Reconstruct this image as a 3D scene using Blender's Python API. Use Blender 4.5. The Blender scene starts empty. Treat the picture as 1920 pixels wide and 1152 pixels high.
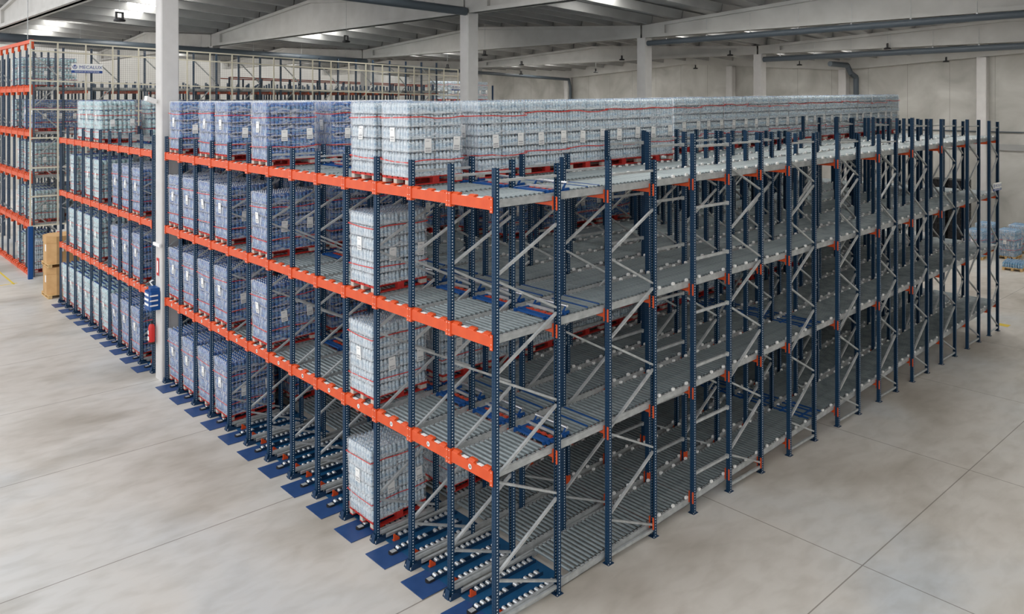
import bpy, math, random
from math import sin, cos, pi, radians
random.seed(7)
D = bpy.data
SC = bpy.context.scene
COL = SC.collection

# ------------------------------------------------------------------ camera, world, exposure
P = 1.1                                   # lane pitch (m)
CAMX, CAMY, CAMZ, TH = -7.876, -9.048, 8.042, 0.83362
cd = D.cameras.new('camera'); cam = D.objects.new('camera', cd); COL.objects.link(cam)
cam.location = (CAMX, CAMY, CAMZ); cam.rotation_euler = (pi/2, 0, TH - pi/2)
cd.sensor_width = 36; cd.lens = 1482.57/1920*36; cd.shift_y = -(576-188.73)/1920
cd.clip_end = 300; cd.clip_start = .1
SC.camera = cam
SC.view_settings.view_transform = 'Standard'; SC.view_settings.look = 'None'
SC.view_settings.gamma = 1; SC.view_settings.use_curve_mapping = False
SC.view_settings.exposure = 0.58
W = D.worlds.new('world'); SC.world = W; W.use_nodes = True
W.node_tree.nodes['Background'].inputs[0].default_value = (.97, .98, 1, 1)
W.node_tree.nodes['Background'].inputs[1].default_value = 1.05
SKY_STRENGTH = 8.5                        # roof skylight panels

# ------------------------------------------------------------------ materials
def new_mat(name, col, rough=.6, metal=0., spec=.5):
    m = D.materials.new(name); m.use_nodes = True
    b = m.node_tree.nodes['Principled BSDF']
    b.inputs['Base Color'].default_value = (*col, 1); b.inputs['Roughness'].default_value = rough
    b.inputs['Metallic'].default_value = metal; b.inputs['Specular IOR Level'].default_value = spec
    return m
def nodes(m): return m.node_tree.nodes, m.node_tree.links, m.node_tree.nodes['Principled BSDF']
def noise_mat(name, stops, scale=1., detail=4, rough=.6, metal=0., stretch=(1, 1, 1), bump=0., coord='Object', spec=.5, distort=0.):
    m = new_mat(name, stops[0][1], rough, metal, spec); N, L, b = nodes(m)
    tc = N.new('ShaderNodeTexCoord'); mp = N.new('ShaderNodeMapping'); mp.inputs['Scale'].default_value = stretch
    n = N.new('ShaderNodeTexNoise'); n.inputs['Scale'].default_value = scale; n.inputs['Detail'].default_value = detail
    n.inputs['Distortion'].default_value = distort
    r = N.new('ShaderNodeValToRGB'); L.new(tc.outputs[coord], mp.inputs[0]); L.new(mp.outputs[0], n.inputs['Vector'])
    L.new(n.outputs['Fac'], r.inputs[0]); L.new(r.outputs[0], b.inputs['Base Color'])
    cr = r.color_ramp
    while len(cr.elements) < len(stops): cr.elements.new(.5)
    for e, (p, c) in zip(cr.elements, stops): e.position = p; e.color = (*c, 1)
    if bump:
        bp = N.new('ShaderNodeBump'); bp.inputs['Strength'].default_value = bump; bp.inputs['Distance'].default_value = .02
        L.new(n.outputs['Fac'], bp.inputs['Height']); L.new(bp.outputs[0], b.inputs['Normal'])
    return m
M = {}
def post_material(name, base, slot_light):
    """painted rack steel with punched slots drawn as pale backlit spots: pattern is fixed to the upright"""
    m = new_mat(name, base, .45, .0, .3); N, L, b = nodes(m)
    tc = N.new('ShaderNodeTexCoord'); sp = N.new('ShaderNodeSeparateXYZ'); L.new(tc.outputs['Object'], sp.inputs[0])
    ge = N.new('ShaderNodeNewGeometry'); tr = N.new('ShaderNodeVectorTransform'); tr.vector_type = 'NORMAL'
    tr.convert_from = 'WORLD'; tr.convert_to = 'OBJECT'; L.new(ge.outputs['Normal'], tr.inputs[0])
    sn = N.new('ShaderNodeSeparateXYZ'); L.new(tr.outputs[0], sn.inputs[0])
    def math_(op, a, bb=None, c=None):
        n = N.new('ShaderNodeMath'); n.operation = op
        for i, v in enumerate((a, bb, c)):
            if v is None: continue
            if isinstance(v, (int, float)): n.inputs[i].default_value = v
            else: L.new(v, n.inputs[i])
        return n.outputs[0]
    z = math_('FRACT', math_('DIVIDE', sp.outputs[2], .05)); zz = math_('LESS_THAN', math_('ABSOLUTE', math_('SUBTRACT', z, .5)), .19)
    fy = math_('LESS_THAN', math_('ABSOLUTE', math_('SUBTRACT', math_('ABSOLUTE', sp.outputs[1]), .021)), .006)
    fx = math_('LESS_THAN', math_('ABSOLUTE', sp.outputs[0]), .0085)
    nx = math_('GREATER_THAN', math_('ABSOLUTE', sn.outputs[0]), .7); ny = math_('GREATER_THAN', math_('ABSOLUTE', sn.outputs[1]), .7)
    a = math_('MULTIPLY', math_('MULTIPLY', fy, nx), .06); c = math_('MULTIPLY', fx, ny)
    mask = math_('MULTIPLY', zz, math_('MAXIMUM', a, c))  # pale spots put the light shining through the slots into the colour
    mx = N.new('ShaderNodeMix'); mx.data_type = 'RGBA'; L.new(mask, mx.inputs['Factor'])
    mx.inputs['A'].default_value = (*base, 1); mx.inputs['B'].default_value = (*slot_light, 1); L.new(mx.outputs['Result'], b.inputs['Base Color'])
    return m
M['post'] = post_material('navy_painted_steel', (.0045, .035, .084), (.78, .82, .84))
M['navy'] = new_mat('navy_paint', (.008, .035, .085), .5, 0, .3)
M['blue'] = new_mat('bright_blue_paint', (.008, .075, .27), .45, 0, .35)
M['plate'] = noise_mat('blue_floor_plate', [(.3, (.016, .055, .17)), (.7, (.026, .075, .22))], 3, 4, .42)
M['tray'] = noise_mat('teal_blue_tray', [(.3, (.006, .07, .17)), (.7, (.012, .095, .22))], 3, 4, .4)
M['orange'] = noise_mat('orange_paint', [(.3, (.68, .075, .013)), (.7, (.76, .098, .019))], 5, 2, .42)
M['galv'] = noise_mat('galvanised_steel', [(.3, (.37, .39, .395)), (.7, (.56, .58, .58))], 6, 3, .40, .25)
M['roller'] = noise_mat('zinc_roller', [(.35, (.225, .27, .28)), (.65, (.345, .39, .40))], 4, 2, .38, .35)
M['chrome'] = new_mat('bright_zinc', (.82, .83, .84), .22, .8)
M['wheel'] = new_mat('pale_zinc_wheel', (.68, .70, .71), .28, .6)
M['white_plastic'] = new_mat('white_plastic', (.92, .92, .9), .4)
M['red'] = new_mat('red_paint', (.62, .02, .018), .45)
M['redmetal'] = new_mat('red_spring_housing', (.5, .05, .02), .45)
M['white'] = new_mat('white_paper', (.88, .88, .86), .7)
M['ink'] = new_mat('black_print', (.05, .05, .055), .7)
M['print'] = new_mat('grey_print', (.36, .36, .38), .7)
M['black'] = new_mat('black_metal', (.015, .015, .017), .5)
M['strap'] = new_mat('red_strap', (.68, .045, .035), .4)
M['palletwhite'] = noise_mat('pale_pallet_wood', [(.3, (.50, .44, .36)), (.7, (.66, .62, .56))], 8, 4, .8)
M['palletred'] = noise_mat('red_pallet_wood', [(.3, (.42, .02, .016)), (.7, (.62, .035, .025))], 8, 4, .6)
M['wood'] = noise_mat('pine_wood', [(.3, (.60, .38, .15)), (.7, (.76, .53, .26))], 5, 5, .75, stretch=(1, 8, 8))
M['carton'] = noise_mat('corrugated_cardboard', [(.3, (.50, .29, .12)), (.7, (.60, .37, .17))], 3, 4, .85)
M['cream'] = new_mat('cream_paint', (.66, .62, .5), .5)
M['wire'] = new_mat('grey_mesh_wire', (.20, .19, .16), .5)
M['pipe'] = new_mat('grey_pipe', (.085, .105, .125), .4)
M['concrete_white'] = noise_mat('pale_column_concrete', [(.3, (.60, .585, .57)), (.7, (.67, .655, .64))], 2.2, 6, .8)
M['girder'] = noise_mat('girder_concrete', [(.3, (.50, .49, .465)), (.7, (.58, .57, .545))], 1.2, 6, .85)
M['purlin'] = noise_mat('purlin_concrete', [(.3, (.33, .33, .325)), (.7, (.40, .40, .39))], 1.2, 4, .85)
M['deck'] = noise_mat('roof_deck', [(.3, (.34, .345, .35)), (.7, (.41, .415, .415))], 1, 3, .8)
# bottles
def bottle_mat(name, c0, c1, scale=14):
    m = noise_mat(name, [(.35, c0), (.62, c1)], scale, 3, .16, 0, stretch=(1, 1, 2.2), spec=.8)
    return m
M['clear'] = bottle_mat('clear_water_bottle', (.40, .51, .59), (.74, .82, .86))
M['clearband'] = bottle_mat('pale_blue_bottle_label', (.20, .32, .46), (.66, .77, .83), 22)
M['blueb'] = bottle_mat('blue_water_bottle', (.003, .034, .20), (.04, .19, .54))
M['blueband'] = bottle_mat('blue_bottle_label', (.006, .045, .21), (.16, .38, .62), 22)
M['skyb'] = bottle_mat('light_blue_bottle', (.04, .16, .34), (.30, .52, .68))
M['skyband'] = bottle_mat('light_blue_label', (.05, .18, .38), (.45, .6, .7), 22)
M['aqua'] = bottle_mat('aqua_water_jug', (.28, .50, .54), (.62, .80, .82), 9)
M['aquaband'] = bottle_mat('aqua_jug_label', (.50, .34, .36), (.62, .78, .80), 9)
M['capwhite'] = new_mat('pale_cap', (.62, .68, .76), .35)
M['capblue'] = new_mat('blue_cap', (.02, .07, .30), .35)
M['capmid'] = new_mat('grey_blue_cap', (.22, .32, .46), .35)
def film(name, tint, fac_lo, fac_hi, rough, sc, stretch):
    m = D.materials.new(name); m.use_nodes = True; N, L = m.node_tree.nodes, m.node_tree.links
    b = N['Principled BSDF']; out = N['Material Output']
    b.inputs['Base Color'].default_value = (*tint, 1); b.inputs['Roughness'].default_value = rough
    b.inputs['Specular IOR Level'].default_value = 1.0
    t = N.new('ShaderNodeBsdfTransparent'); mx = N.new('ShaderNodeMixShader')
    tc = N.new('ShaderNodeTexCoord'); mp = N.new('ShaderNodeMapping'); mp.inputs['Scale'].default_value = stretch
    n = N.new('ShaderNodeTexNoise'); n.inputs['Scale'].default_value = sc; n.inputs['Detail'].default_value = 5; n.inputs['Distortion'].default_value = 1.2
    r = N.new('ShaderNodeMapRange'); r.inputs['From Min'].default_value = .44; r.inputs['From Max'].default_value = .74
    r.inputs['To Min'].default_value = fac_lo; r.inputs['To Max'].default_value = fac_hi
    L.new(tc.outputs['Object'], mp.inputs[0]); L.new(mp.outputs[0], n.inputs['Vector']); L.new(n.outputs['Fac'], r.inputs['Value'])
    L.new(r.outputs[0], mx.inputs[0]); L.new(t.outputs[0], mx.inputs[1]); L.new(b.outputs[0], mx.inputs[2]); L.new(mx.outputs[0], out.inputs[0])
    bp = N.new('ShaderNodeBump'); bp.inputs['Strength'].default_value = .9; bp.inputs['Distance'].default_value = .05
    L.new(n.outputs['Fac'], bp.inputs['Height']); L.new(bp.outputs[0], b.inputs['Normal'])
    return m
M['film_side'] = film('thin_stretch_film', (.90, .93, .96), .05, .62, .10, 6, (.55, .55, 2.4))
M['film_front'] = film('dense_stretch_film', (.90, .925, .96), .22, .68, .20, 10, (1.6, 1.6, .5))
M['film_seam'] = film('film_fold_highlight', (.95, .95, .96), .15, .9, .10, 9, (1.5, 1.5, 1))  # folded film, whitened so its highlights sit in the colour

# floor: power-floated concrete, sawn joints, worn patches
def floor_material():
    m = new_mat('floated_concrete', (.5, .5, .47), .5); N, L, b = nodes(m)
    ge = N.new('ShaderNodeNewGeometry'); pos = ge.outputs['Position']
    def noise(scale, stretch, rot=0, detail=5, dist=.4):
        mp = N.new('ShaderNodeMapping'); mp.inputs['Scale'].default_value = stretch; mp.inputs['Rotation'].default_value = (0, 0, rot)
        n = N.new('ShaderNodeTexNoise'); n.inputs['Scale'].default_value = scale; n.inputs['Detail'].default_value = detail; n.inputs['Distortion'].default_value = dist
        L.new(pos, mp.inputs[0]); L.new(mp.outputs[0], n.inputs['Vector']); return n.outputs['Fac']
    def ramp(src, stops):
        r = N.new('ShaderNodeValToRGB'); L.new(src, r.inputs[0]); cr = r.color_ramp
        while len(cr.elements) < len(stops): cr.elements.new(.5)
        for e, (p, c) in zip(cr.elements, stops): e.position = p; e.color = (*c, 1)
        return r.outputs[0]
    def mix(a, bb, f, mode='MULTIPLY'):
        x = N.new('ShaderNodeMix'); x.data_type = 'RGBA'; x.blend_type = mode
        if isinstance(f, float): x.inputs['Factor'].default_value = f
        else: L.new(f, x.inputs['Factor'])
        L.new(a, x.inputs['A']); L.new(bb, x.inputs['B']); return x.outputs['Result']
    base = ramp(noise(.22, (1, 1, 1), .5), [(.30, (.52, .475, .42)), (.48, (.61, .575, .525)), (.60, (.595, .585, .56)), (.72, (.53, .55, .56))])
    c = mix(base, ramp(noise(.42, (.55, 1.0, 1), .6, 8, .35), [(.33, (.66, .635, .59)), (.49, (1, 1, 1))]), .8)
    c = mix(c, ramp(noise(2.6, (.6, 1.3, 1), .6, 7), [(.3, (.84, .83, .81)), (.58, (1, 1, 1))]), .8)
    # sawn control joints
    sp = N.new('ShaderNodeSeparateXYZ'); L.new(pos, sp.inputs[0])
    def near(axis, vals, w=.011):
        outs = []
        for v in vals:
            s = N.new('ShaderNodeMath'); s.operation = 'SUBTRACT'; L.new(sp.outputs[axis], s.inputs[0]); s.inputs[1].default_value = v
            a = N.new('ShaderNodeMath'); a.operation = 'ABSOLUTE'; L.new(s.outputs[0], a.inputs[0])
            l = N.new('ShaderNodeMath'); l.operation = 'LESS_THAN'; L.new(a.outputs[0], l.inputs[0]); l.inputs[1].default_value = w
            outs.append(l.outputs[0])
        o = outs[0]
        for q in outs[1:]:
            x = N.new('ShaderNodeMath'); x.operation = 'MAXIMUM'; L.new(o, x.inputs[0]); L.new(q, x.inputs[1]); o = x.outputs[0]
        return o
    joints = N.new('ShaderNodeMath'); joints.operation = 'MAXIMUM'
    L.new(near(0, JX), joints.inputs[0]); L.new(near(1, JY), joints.inputs[1])
    dark = N.new('ShaderNodeRGB'); dark.outputs[0].default_value = (.45, .42, .4, 1)
    c = mix(c, dark.outputs[0], joints.outputs[0])
    L.new(c, b.inputs['Base Color'])
    r = N.new('ShaderNodeMapRange'); L.new(noise(.9, (1, 1, 1)), r.inputs['Value']); r.inputs['To Min'].default_value = .28; r.inputs['To Max'].default_value = .55
    L.new(r.outputs[0], b.inputs['Roughness'])
    return m
JX = [5.8, 11.05, 16.3, 21.55, 26.8, 32.05]; JY = [-11.8, -7.4, -3.0, 1.33, 5.8, 10.24, 14.65, 19.1, 23.5, 28, 32.4]
M['floor'] = floor_material()
def wall_material(name, axis, c0, c1, pitch, off):
    m = noise_mat(name, [(.3, c0), (.7, c1)], .5, 7, .85, distort=.5, coord='Object'); N, L, b = nodes(m)
    src = b.inputs['Base Color'].links[0].from_socket
    ge = N.new('ShaderNodeNewGeometry'); sp = N.new('ShaderNodeSeparateXYZ'); L.new(ge.outputs['Position'], sp.inputs[0])
    def mt(op, a, v):
        n = N.new('ShaderNodeMath'); n.operation = op; L.new(a, n.inputs[0]); n.inputs[1].default_value = v; return n.outputs[0]
    f = mt('FRACT', mt('DIVIDE', mt('SUBTRACT', sp.outputs[axis], off), pitch), 0)
    lt = mt('LESS_THAN', f, .009)
    mx = N.new('ShaderNodeMix'); mx.data_type = 'RGBA'; L.new(lt, mx.inputs['Factor']); L.new(src, mx.inputs['A'])
    mx.inputs['B'].default_value = (.28, .27, .24, 1); L.new(mx.outputs['Result'], b.inputs['Base Color'])
    return m
M['wall_r'] = wall_material('wall_panel_concrete', 1, (.36, .35, .32), (.60, .59, .555), 2.42, 1.1)
M['wall_l'] = wall_material('ribbed_wall_panel', 0, (.55, .53, .49), (.62, .60, .55), .35, 0)
m = D.materials.new('skylight_daylight'); m.use_nodes = True; nt = m.node_tree; nt.nodes.remove(nt.nodes['Principled BSDF'])
e = nt.nodes.new('ShaderNodeEmission'); e.inputs[0].default_value = (1, .98, .94, 1); e.inputs[1].default_value = SKY_STRENGTH
nt.links.new(e.outputs[0], nt.nodes['Material Output'].inputs[0]); M['skylight'] = m

# ------------------------------------------------------------------ mesh builder
class MB:
    def __init__(s): s.v = []; s.f = []; s.m = []; s.mats = []; s.sm = []
    def mi(s, mat):
        if mat not in s.mats: s.mats.append(mat)
        return s.mats.index(mat)
    def add(s, vs, fs, mat, smooth=False):
        o = len(s.v); s.v += vs; i = s.mi(mat)
        for f in fs: s.f.append(tuple(o+k for k in f)); s.m.append(i); s.sm.append(smooth)
        return s
    def box(s, x0, x1, y0, y1, z0, z1, mat):
        v = [(x, y, z) for x in (x0, x1) for y in (y0, y1) for z in (z0, z1)]
        return s.add(v, [(0, 1, 3, 2), (4, 6, 7, 5), (0, 4, 5, 1), (2, 3, 7, 6), (0, 2, 6, 4), (1, 5, 7, 3)], mat)
    def prism(s, poly, z0, z1, mat, axis=2):
        n = len(poly); r = []
        for z in (z0, z1):
            for a, b in poly: r.append((a, b, z) if axis == 2 else ((z, a, b) if axis == 0 else (a, z, b)))
        fs = [(i, (i+1) % n, n+(i+1) % n, n+i) for i in range(n)] + [tuple(range(n))[::-1], tuple(range(n, 2*n))]
        return s.add(r, fs, mat)
    def cyl(s, p0, p1, r, mat, n=10, r1=None, caps=True):
        r1 = r if r1 is None else r1
        d = [p1[i]-p0[i] for i in range(3)]; l = math.sqrt(sum(a*a for a in d)) or 1; d = [a/l for a in d]
        a = (0, 0, 1) if abs(d[2]) < .9 else (1, 0, 0)
        u = (d[1]*a[2]-d[2]*a[1], d[2]*a[0]-d[0]*a[2], d[0]*a[1]-d[1]*a[0]); q = math.sqrt(sum(k*k for k in u)); u = [k/q for k in u]
        w = (d[1]*u[2]-d[2]*u[1], d[2]*u[0]-d[0]*u[2], d[0]*u[1]-d[1]*u[0]); v = []
        for pt, rr in ((p0, r), (p1, r1)):
            for i in range(n):
                t = 2*pi*i/n; v.append(tuple(pt[k]+rr*(cos(t)*u[k]+sin(t)*w[k]) for k in range(3)))
        s.add(v, [(i, (i+1) % n, n+(i+1) % n, n+i) for i in range(n)], mat, True)
        if caps: s.add(v, [tuple(range(n))[::-1], tuple(range(n, 2*n))], mat)
        return s
    def bar(s, p0, p1, w, h, mat, side=(0, 1, 0)):
        """rectangular bar from p0 to p1, w measured along side"""
        d = [p1[i]-p0[i] for i in range(3)]; l = math.sqrt(sum(a*a for a in d)); d = [a/l for a in d]
        u = (d[1]*side[2]-d[2]*side[1], d[2]*side[0]-d[0]*side[2], d[0]*side[1]-d[1]*side[0]); q = math.sqrt(sum(k*k for k in u)); u = [k/q for k in u]
        v = []
        for pt in (p0, p1):
            for a, b in ((-1, -1), (1, -1), (1, 1), (-1, 1)): v.append(tuple(pt[k]+a*w/2*side[k]+b*h/2*u[k] for k in range(3)))
        return s.add(v, [(3, 2, 1, 0), (4, 5, 6, 7), (0, 1, 5, 4), (1, 2, 6, 5), (2, 3, 7, 6), (3, 0, 4, 7)], mat)
    def lathe(s, cx, cy, z0, prof, n=8, ph=0):
        """prof: (r, z, mat of the ring above)"""
        o = len(s.v)
        for r, z, _ in prof:
            for i in range(n):
                t = 2*pi*i/n+ph; s.v.append((cx+r*cos(t), cy+r*sin(t), z0+z))
        for k in range(len(prof)-1):
            mi = s.mi(prof[k][2])
            for i in range(n): s.f.append((o+k*n+i, o+k*n+(i+1) % n, o+(k+1)*n+(i+1) % n, o+(k+1)*n+i)); s.m.append(mi); s.sm.append(True)
        k = (len(prof)-1)*n; s.f.append(tuple(o+k+i for i in range(n))); s.m.append(s.mi(prof[-2][2])); s.sm.append(False)
        return s
    def mesh(s, name):
        me = D.meshes.new(name); me.from_pydata(s.v, [], s.f)
        for k in s.mats: me.materials.append(M[k])
        me.polygons.foreach_set('material_index', s.m); me.polygons.foreach_set('use_smooth', s.sm); me.update(); return me

def ob(name, data, parent=None, loc=(0, 0, 0), rot=(0, 0, 0), **kw):
    o = D.objects.new(name, data); COL.objects.link(o); o.location = loc; o.rotation_euler = rot
    if parent is not None: o.parent = parent
    for k, v in kw.items(): o[k] = v
    return o
def thing(name, label, cat, loc=(0, 0, 0), rot=(0, 0, 0), group=None, data=None):
    n = len(label.split()); assert 4 <= n <= 16, (n, label)
    o = ob(name, data, None, loc, rot); o['label'] = label; o['category'] = cat
    if group: o['group'] = group
    return o
def struct(name, mb): return ob(name, mb.mesh(name), kind='structure')
ORD = ['first', 'second', 'third', 'fourth', 'fifth', 'sixth', 'seventh', 'eighth', 'ninth', 'tenth', 'eleventh', 'twelfth', 'thirteenth', 'fourteenth',
       'fifteenth', 'sixteenth', 'seventeenth', 'eighteenth', 'nineteenth', 'twentieth', 'twenty-first', 'twenty-second', 'twenty-third', 'twenty-fourth', 'twenty-fifth']
def dist(x, y): return math.hypot(x-CAMX, y-CAMY)
def at(px, y_plane=None, x_plane=None):
    """world point on a vertical plane below an image column (for measuring the place)"""
    a = TH - math.atan((px-960)/1482.57)
    if y_plane is not None: return (CAMX+(y_plane-CAMY)/math.tan(a), y_plane)
    return (x_plane, CAMY+(x_plane-CAMX)*math.tan(a))

# ------------------------------------------------------------------ building shell
WX = 43.3
def zv(x): return 11.8-.035*x              # underside of the girders (roof falls gently along x)
struct('floor', MB().box(-30, WX+.3, -35.5, 75, -.2, 0, 'floor'))
struct('wall_right', MB().box(WX, WX+.3, -35.2, 75, 0, 13.5, 'wall_r'))
struct('wall_light_block', MB().box(-30, WX, -35.5, -35.2, 0, 13.5, 'wall_l'))  # unseen wall added to keep sky light out from the side
struct('wall_back', MB().box(-30, WX, 74.7, 75, 0, 13.5, 'wall_l'))
def GH(x): return 2.0-.028*x               # girder depth at the ridge
SPANS = [(-35.1, -10.2), (-10.2, 14.67), (14.67, 39.6), (39.6, 64.5)]  # first span is out of view, added to block light and darken the right
GX = [0.15, 11.42, 22.2, 32.6, WX-.3]
def ztop(x, y, a, b):                      # top of girder
    t = 1-abs(y-(a+b)/2)/((b-a)/2); return zv(x)+GH(x)*(.43+.57*t)
mb = MB()
X0, X1 = -1.0, WX
for a, b in SPANS:
    m_ = (a+b)/2
    for ya, yb in ((a, m_), (m_, b)):
        v = []
        for dz in (.42, .6):
            for x in (X0, X1):
                for y in (ya, yb): v.append((x, y, ztop(x, y, a, b)+dz))
        mb.add(v, [(0, 1, 3, 2), (4, 6, 7, 5), (0, 4, 5, 1), (2, 3, 7, 6), (0, 2, 6, 4), (1, 5, 7, 3)], 'deck')
struct('ceiling', mb)
wn = 0
for gi in range(4):
    xm = (GX[gi]+GX[gi+1])/2
    for a, b in SPANS:  # the added span gets unseen skylights as well
        m_ = (a+b)/2
        for ya, yb in ((a+1.2, m_-.3), (m_+.3, b-1.2)):
            wn += 1; v = [(x, y, ztop(x, y, a, b)+dz) for dz in (.38, .415) for x in (xm-.7, xm+.7) for y in (ya, yb)]
            w = MB().add(v, [(0, 1, 3, 2), (4, 6, 7, 5), (0, 4, 5, 1), (2, 3, 7, 6), (0, 2, 6, 4), (1, 5, 7, 3)], 'skylight')
            struct('window_%d' % wn, w)
spn = ['added unseen', 'right-hand', 'middle', 'far left']
# girders: tapered I beams across each span, on every column row
for gi, gx in enumerate(GX):
    for si, (a, b) in enumerate(SPANS):
        if gi == 4: continue
        z0 = zv(gx); mm = (a+b)/2; g = MB()
        def slab(x0, x1, prof): g.prism(prof, x0, x1, 'girder', axis=0)
        E_ = 1.3
        H_ = GH(gx); e0 = H_*.43
        slab(gx-.09, gx+.09, [(a+.05, z0), (b-.05, z0), (b-.05, z0+e0), (mm, z0+H_), (a+.05, z0+e0)])
        slab(gx-.24, gx+.24, [(a+.05, z0), (b-.05, z0), (b-.05, z0+.16), (a+.05, z0+.16)])
        for s_ in (-1, 1):
            yo = a+.05 if s_ < 0 else b-.05
            slab(gx-.24, gx+.24, [(yo, z0+e0-.14), (mm, z0+H_-.15), (mm, z0+H_), (yo, z0+e0)] if s_ < 0 else [(mm, z0+H_-.15), (yo, z0+e0-.14), (yo, z0+e0), (mm, z0+H_)])
            ye = yo-s_*E_; zz = z0+e0+H_*.57*(E_/((b-a)/2))
            slab(gx-.235, gx+.235, [(yo, z0+.01), (ye, z0+.01), (ye, zz-.02), (yo, z0+e0-.01)] if s_ < 0 else [(ye, z0+.01), (yo, z0+.01), (yo, z0+e0-.01), (ye, zz-.02)])
        thing('roof_girder', 'tapered pale concrete roof girder over the %s span, %s from the camera side' % (spn[si], ORD[gi]), 'girder', (0, 0, 0), group='roof girders', data=g.mesh('roof_girder'))
    if gi == 4:
        for si, (a, b) in enumerate(SPANS):  # gable beam on the end wall, rising to the middle
            mm = (a+b)/2; z0 = 10.05; g = MB()
            g.prism([(a, z0), (mm, z0+.8), (b, z0), (b, z0+.8), (mm, z0+1.35), (a, z0+.8)], WX-.35, WX-.02, 'girder', axis=0)
            thing('gable_beam', 'pale concrete gable beam along the end wall, %s span' % spn[si], 'girder', group='gable beams', data=g.mesh('gable_beam'))
# purlins between girders
PUR = {}
for gi in range(4):
    for si, (a, b) in enumerate(SPANS):
        n = 12
        for k in range(n+1):
            y = a+(b-a)*k/n; xa, xb = GX[gi]+.02, GX[gi+1]-.02
            if gi == 0: xa = X0
            if k in (0, n): y += .35 if k == 0 else -.35
            L_ = xb-xa; key = round(L_, 2)
            if key not in PUR:
                q = MB(); q.prism([(-.09, 0), (.09, 0), (.13, .4), (-.13, .4)], 0, L_, 'purlin', axis=0)
                PUR[key] = q.mesh('roof_purlin')
            xs, xe = ztop(xa, y, a, b), ztop(xb, y, a, b)
            thing('roof_purlin', 'grey roof purlin, %s span, %s bay from camera, %s from its right valley' % (spn[si], ORD[gi], ORD[k]), 'purlin',
                  (xa, y, xs+.02), (0, -math.atan((xe-xs)/L_), 0), 'roof purlins, %s span, %s bay' % (spn[si], ORD[gi]), PUR[key])
# columns
def column(x, y, z1, label, w=.52):
    c = MB(); h = w/2; q = .03
    c.prism([(-h+q, -h), (h-q, -h), (h, -h+q), (h, h-q), (h-q, h), (-h+q, h), (-h, h-q), (-h, -h+q)], 0, z1, 'concrete_white')
    return thing('concrete_column', label, 'column', (x, y, 0), data=c.mesh('concrete_column'))
column(.15, 14.69, zv(.15), 'white concrete column at the rack face, with blue box and fire extinguisher', .5)
column(11.42, 14.67, zv(11.4), 'grey concrete column rising behind the wall of clear bottle pallets')
column(22.2, 14.67, zv(22.2), 'grey concrete column standing right of centre behind the pallet tops')
column(32.6, 14.67, zv(32.6), 'grey concrete column with pipe joint, right of the one at centre')
for x, l in ((11.42, 'concrete column in the left background, behind the second rack'),
             (22.2, 'pale concrete column seen through the far left fence'), (32.6, 'distant concrete column at the far valley of the roof')):
    column(x, 39.6, zv(x), l)
for y, l in ((6.5, 'white concrete wall column at far right beside bottle stacks'), (14.67, 'concrete wall column beside the grey downpipe'),
             (23.1, 'white concrete wall column under the middle gable'), (39.6, 'narrow concrete wall column with slim pipe, far centre')):
    column(WX-.32, y, 10.05+(0 if y in (14.67, 39.6) else .5), l)
# drain pipes, hangers
def pipe(label, pts, r, mat='pipe', clamps=0, name='drain_pipe'):
    g = MB()
    for i in range(len(pts)-1): g.cyl(pts[i], pts[i+1], r, mat, 14)
    t = thing(name, label, 'pipe', data=g.mesh(name))
    if clamps:
        p0, p1 = pts[0], pts[-1]
        for i in range(clamps):
            f = (i+.5)/clamps; p = [p0[k]+(p1[k]-p0[k])*f for k in range(3)]; c = MB()
            c.cyl((0, 0, r-.01), (0, 0, .95), .008, 'galv', 6).box(-.03, .03, -.03, .03, r-.02, r+.03, 'chrome')
            ob('hanger', c.mesh('hanger'), t, p)
    return t
pipe('dark grey drain pipe hung from the girder at upper right', [(22.0, 14.3, 10.75), (21.9, -9.5, 10.95)], .13, clamps=11)
pipe('blue-grey drain pipe along the far girder at right', [(32.4, 14.3, 10.35), (32.2, -9.5, 10.55)], .15, clamps=12)
pipe('dark square-looking drain pipe reaching the column at top centre', [(-1, 14.5, 11.75), (11.1, 14.5, 11.45)], .16, clamps=4)
pipe('long light grey air pipe above the mesh fence', [(-1.2, 39.0, 11.35), (21.9, 39.0, 10.75)], .24, clamps=7)
pipe('pale grey pipe running to the far wall column', [(22.4, 39.0, 10.6), (WX-.6, 39.2, 9.9)], .13)
pipe('grey downpipe bending down the end wall at right', [(WX-3.2, 14.2, 10.35), (WX-1.4, 13.95, 10.3), (WX-1.0, 13.9, 9.8), (WX-.45, 13.8, 9.55), (WX-.45, 13.8, 0)], .17)
pipe('thin dark downpipe beside the narrow far column', [(WX-.6, 39.2, 9.9), (WX-.5, 39.1, 9.2), (WX-.5, 39.1, 0)], .12)
pipe('thin dark conduit along the end wall at far right', [(WX-.06, 12, 6.25), (WX-.06, -20, 6.25)], .035, name='conduit')
g = MB().box(WX-.09, WX-.01, -20, 12, 5.2, 5.55, 'purlin'); thing('wall_ledge', 'grey horizontal ledge on the end wall below the conduit', 'ledge', data=g.mesh('wall_ledge'))
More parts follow.
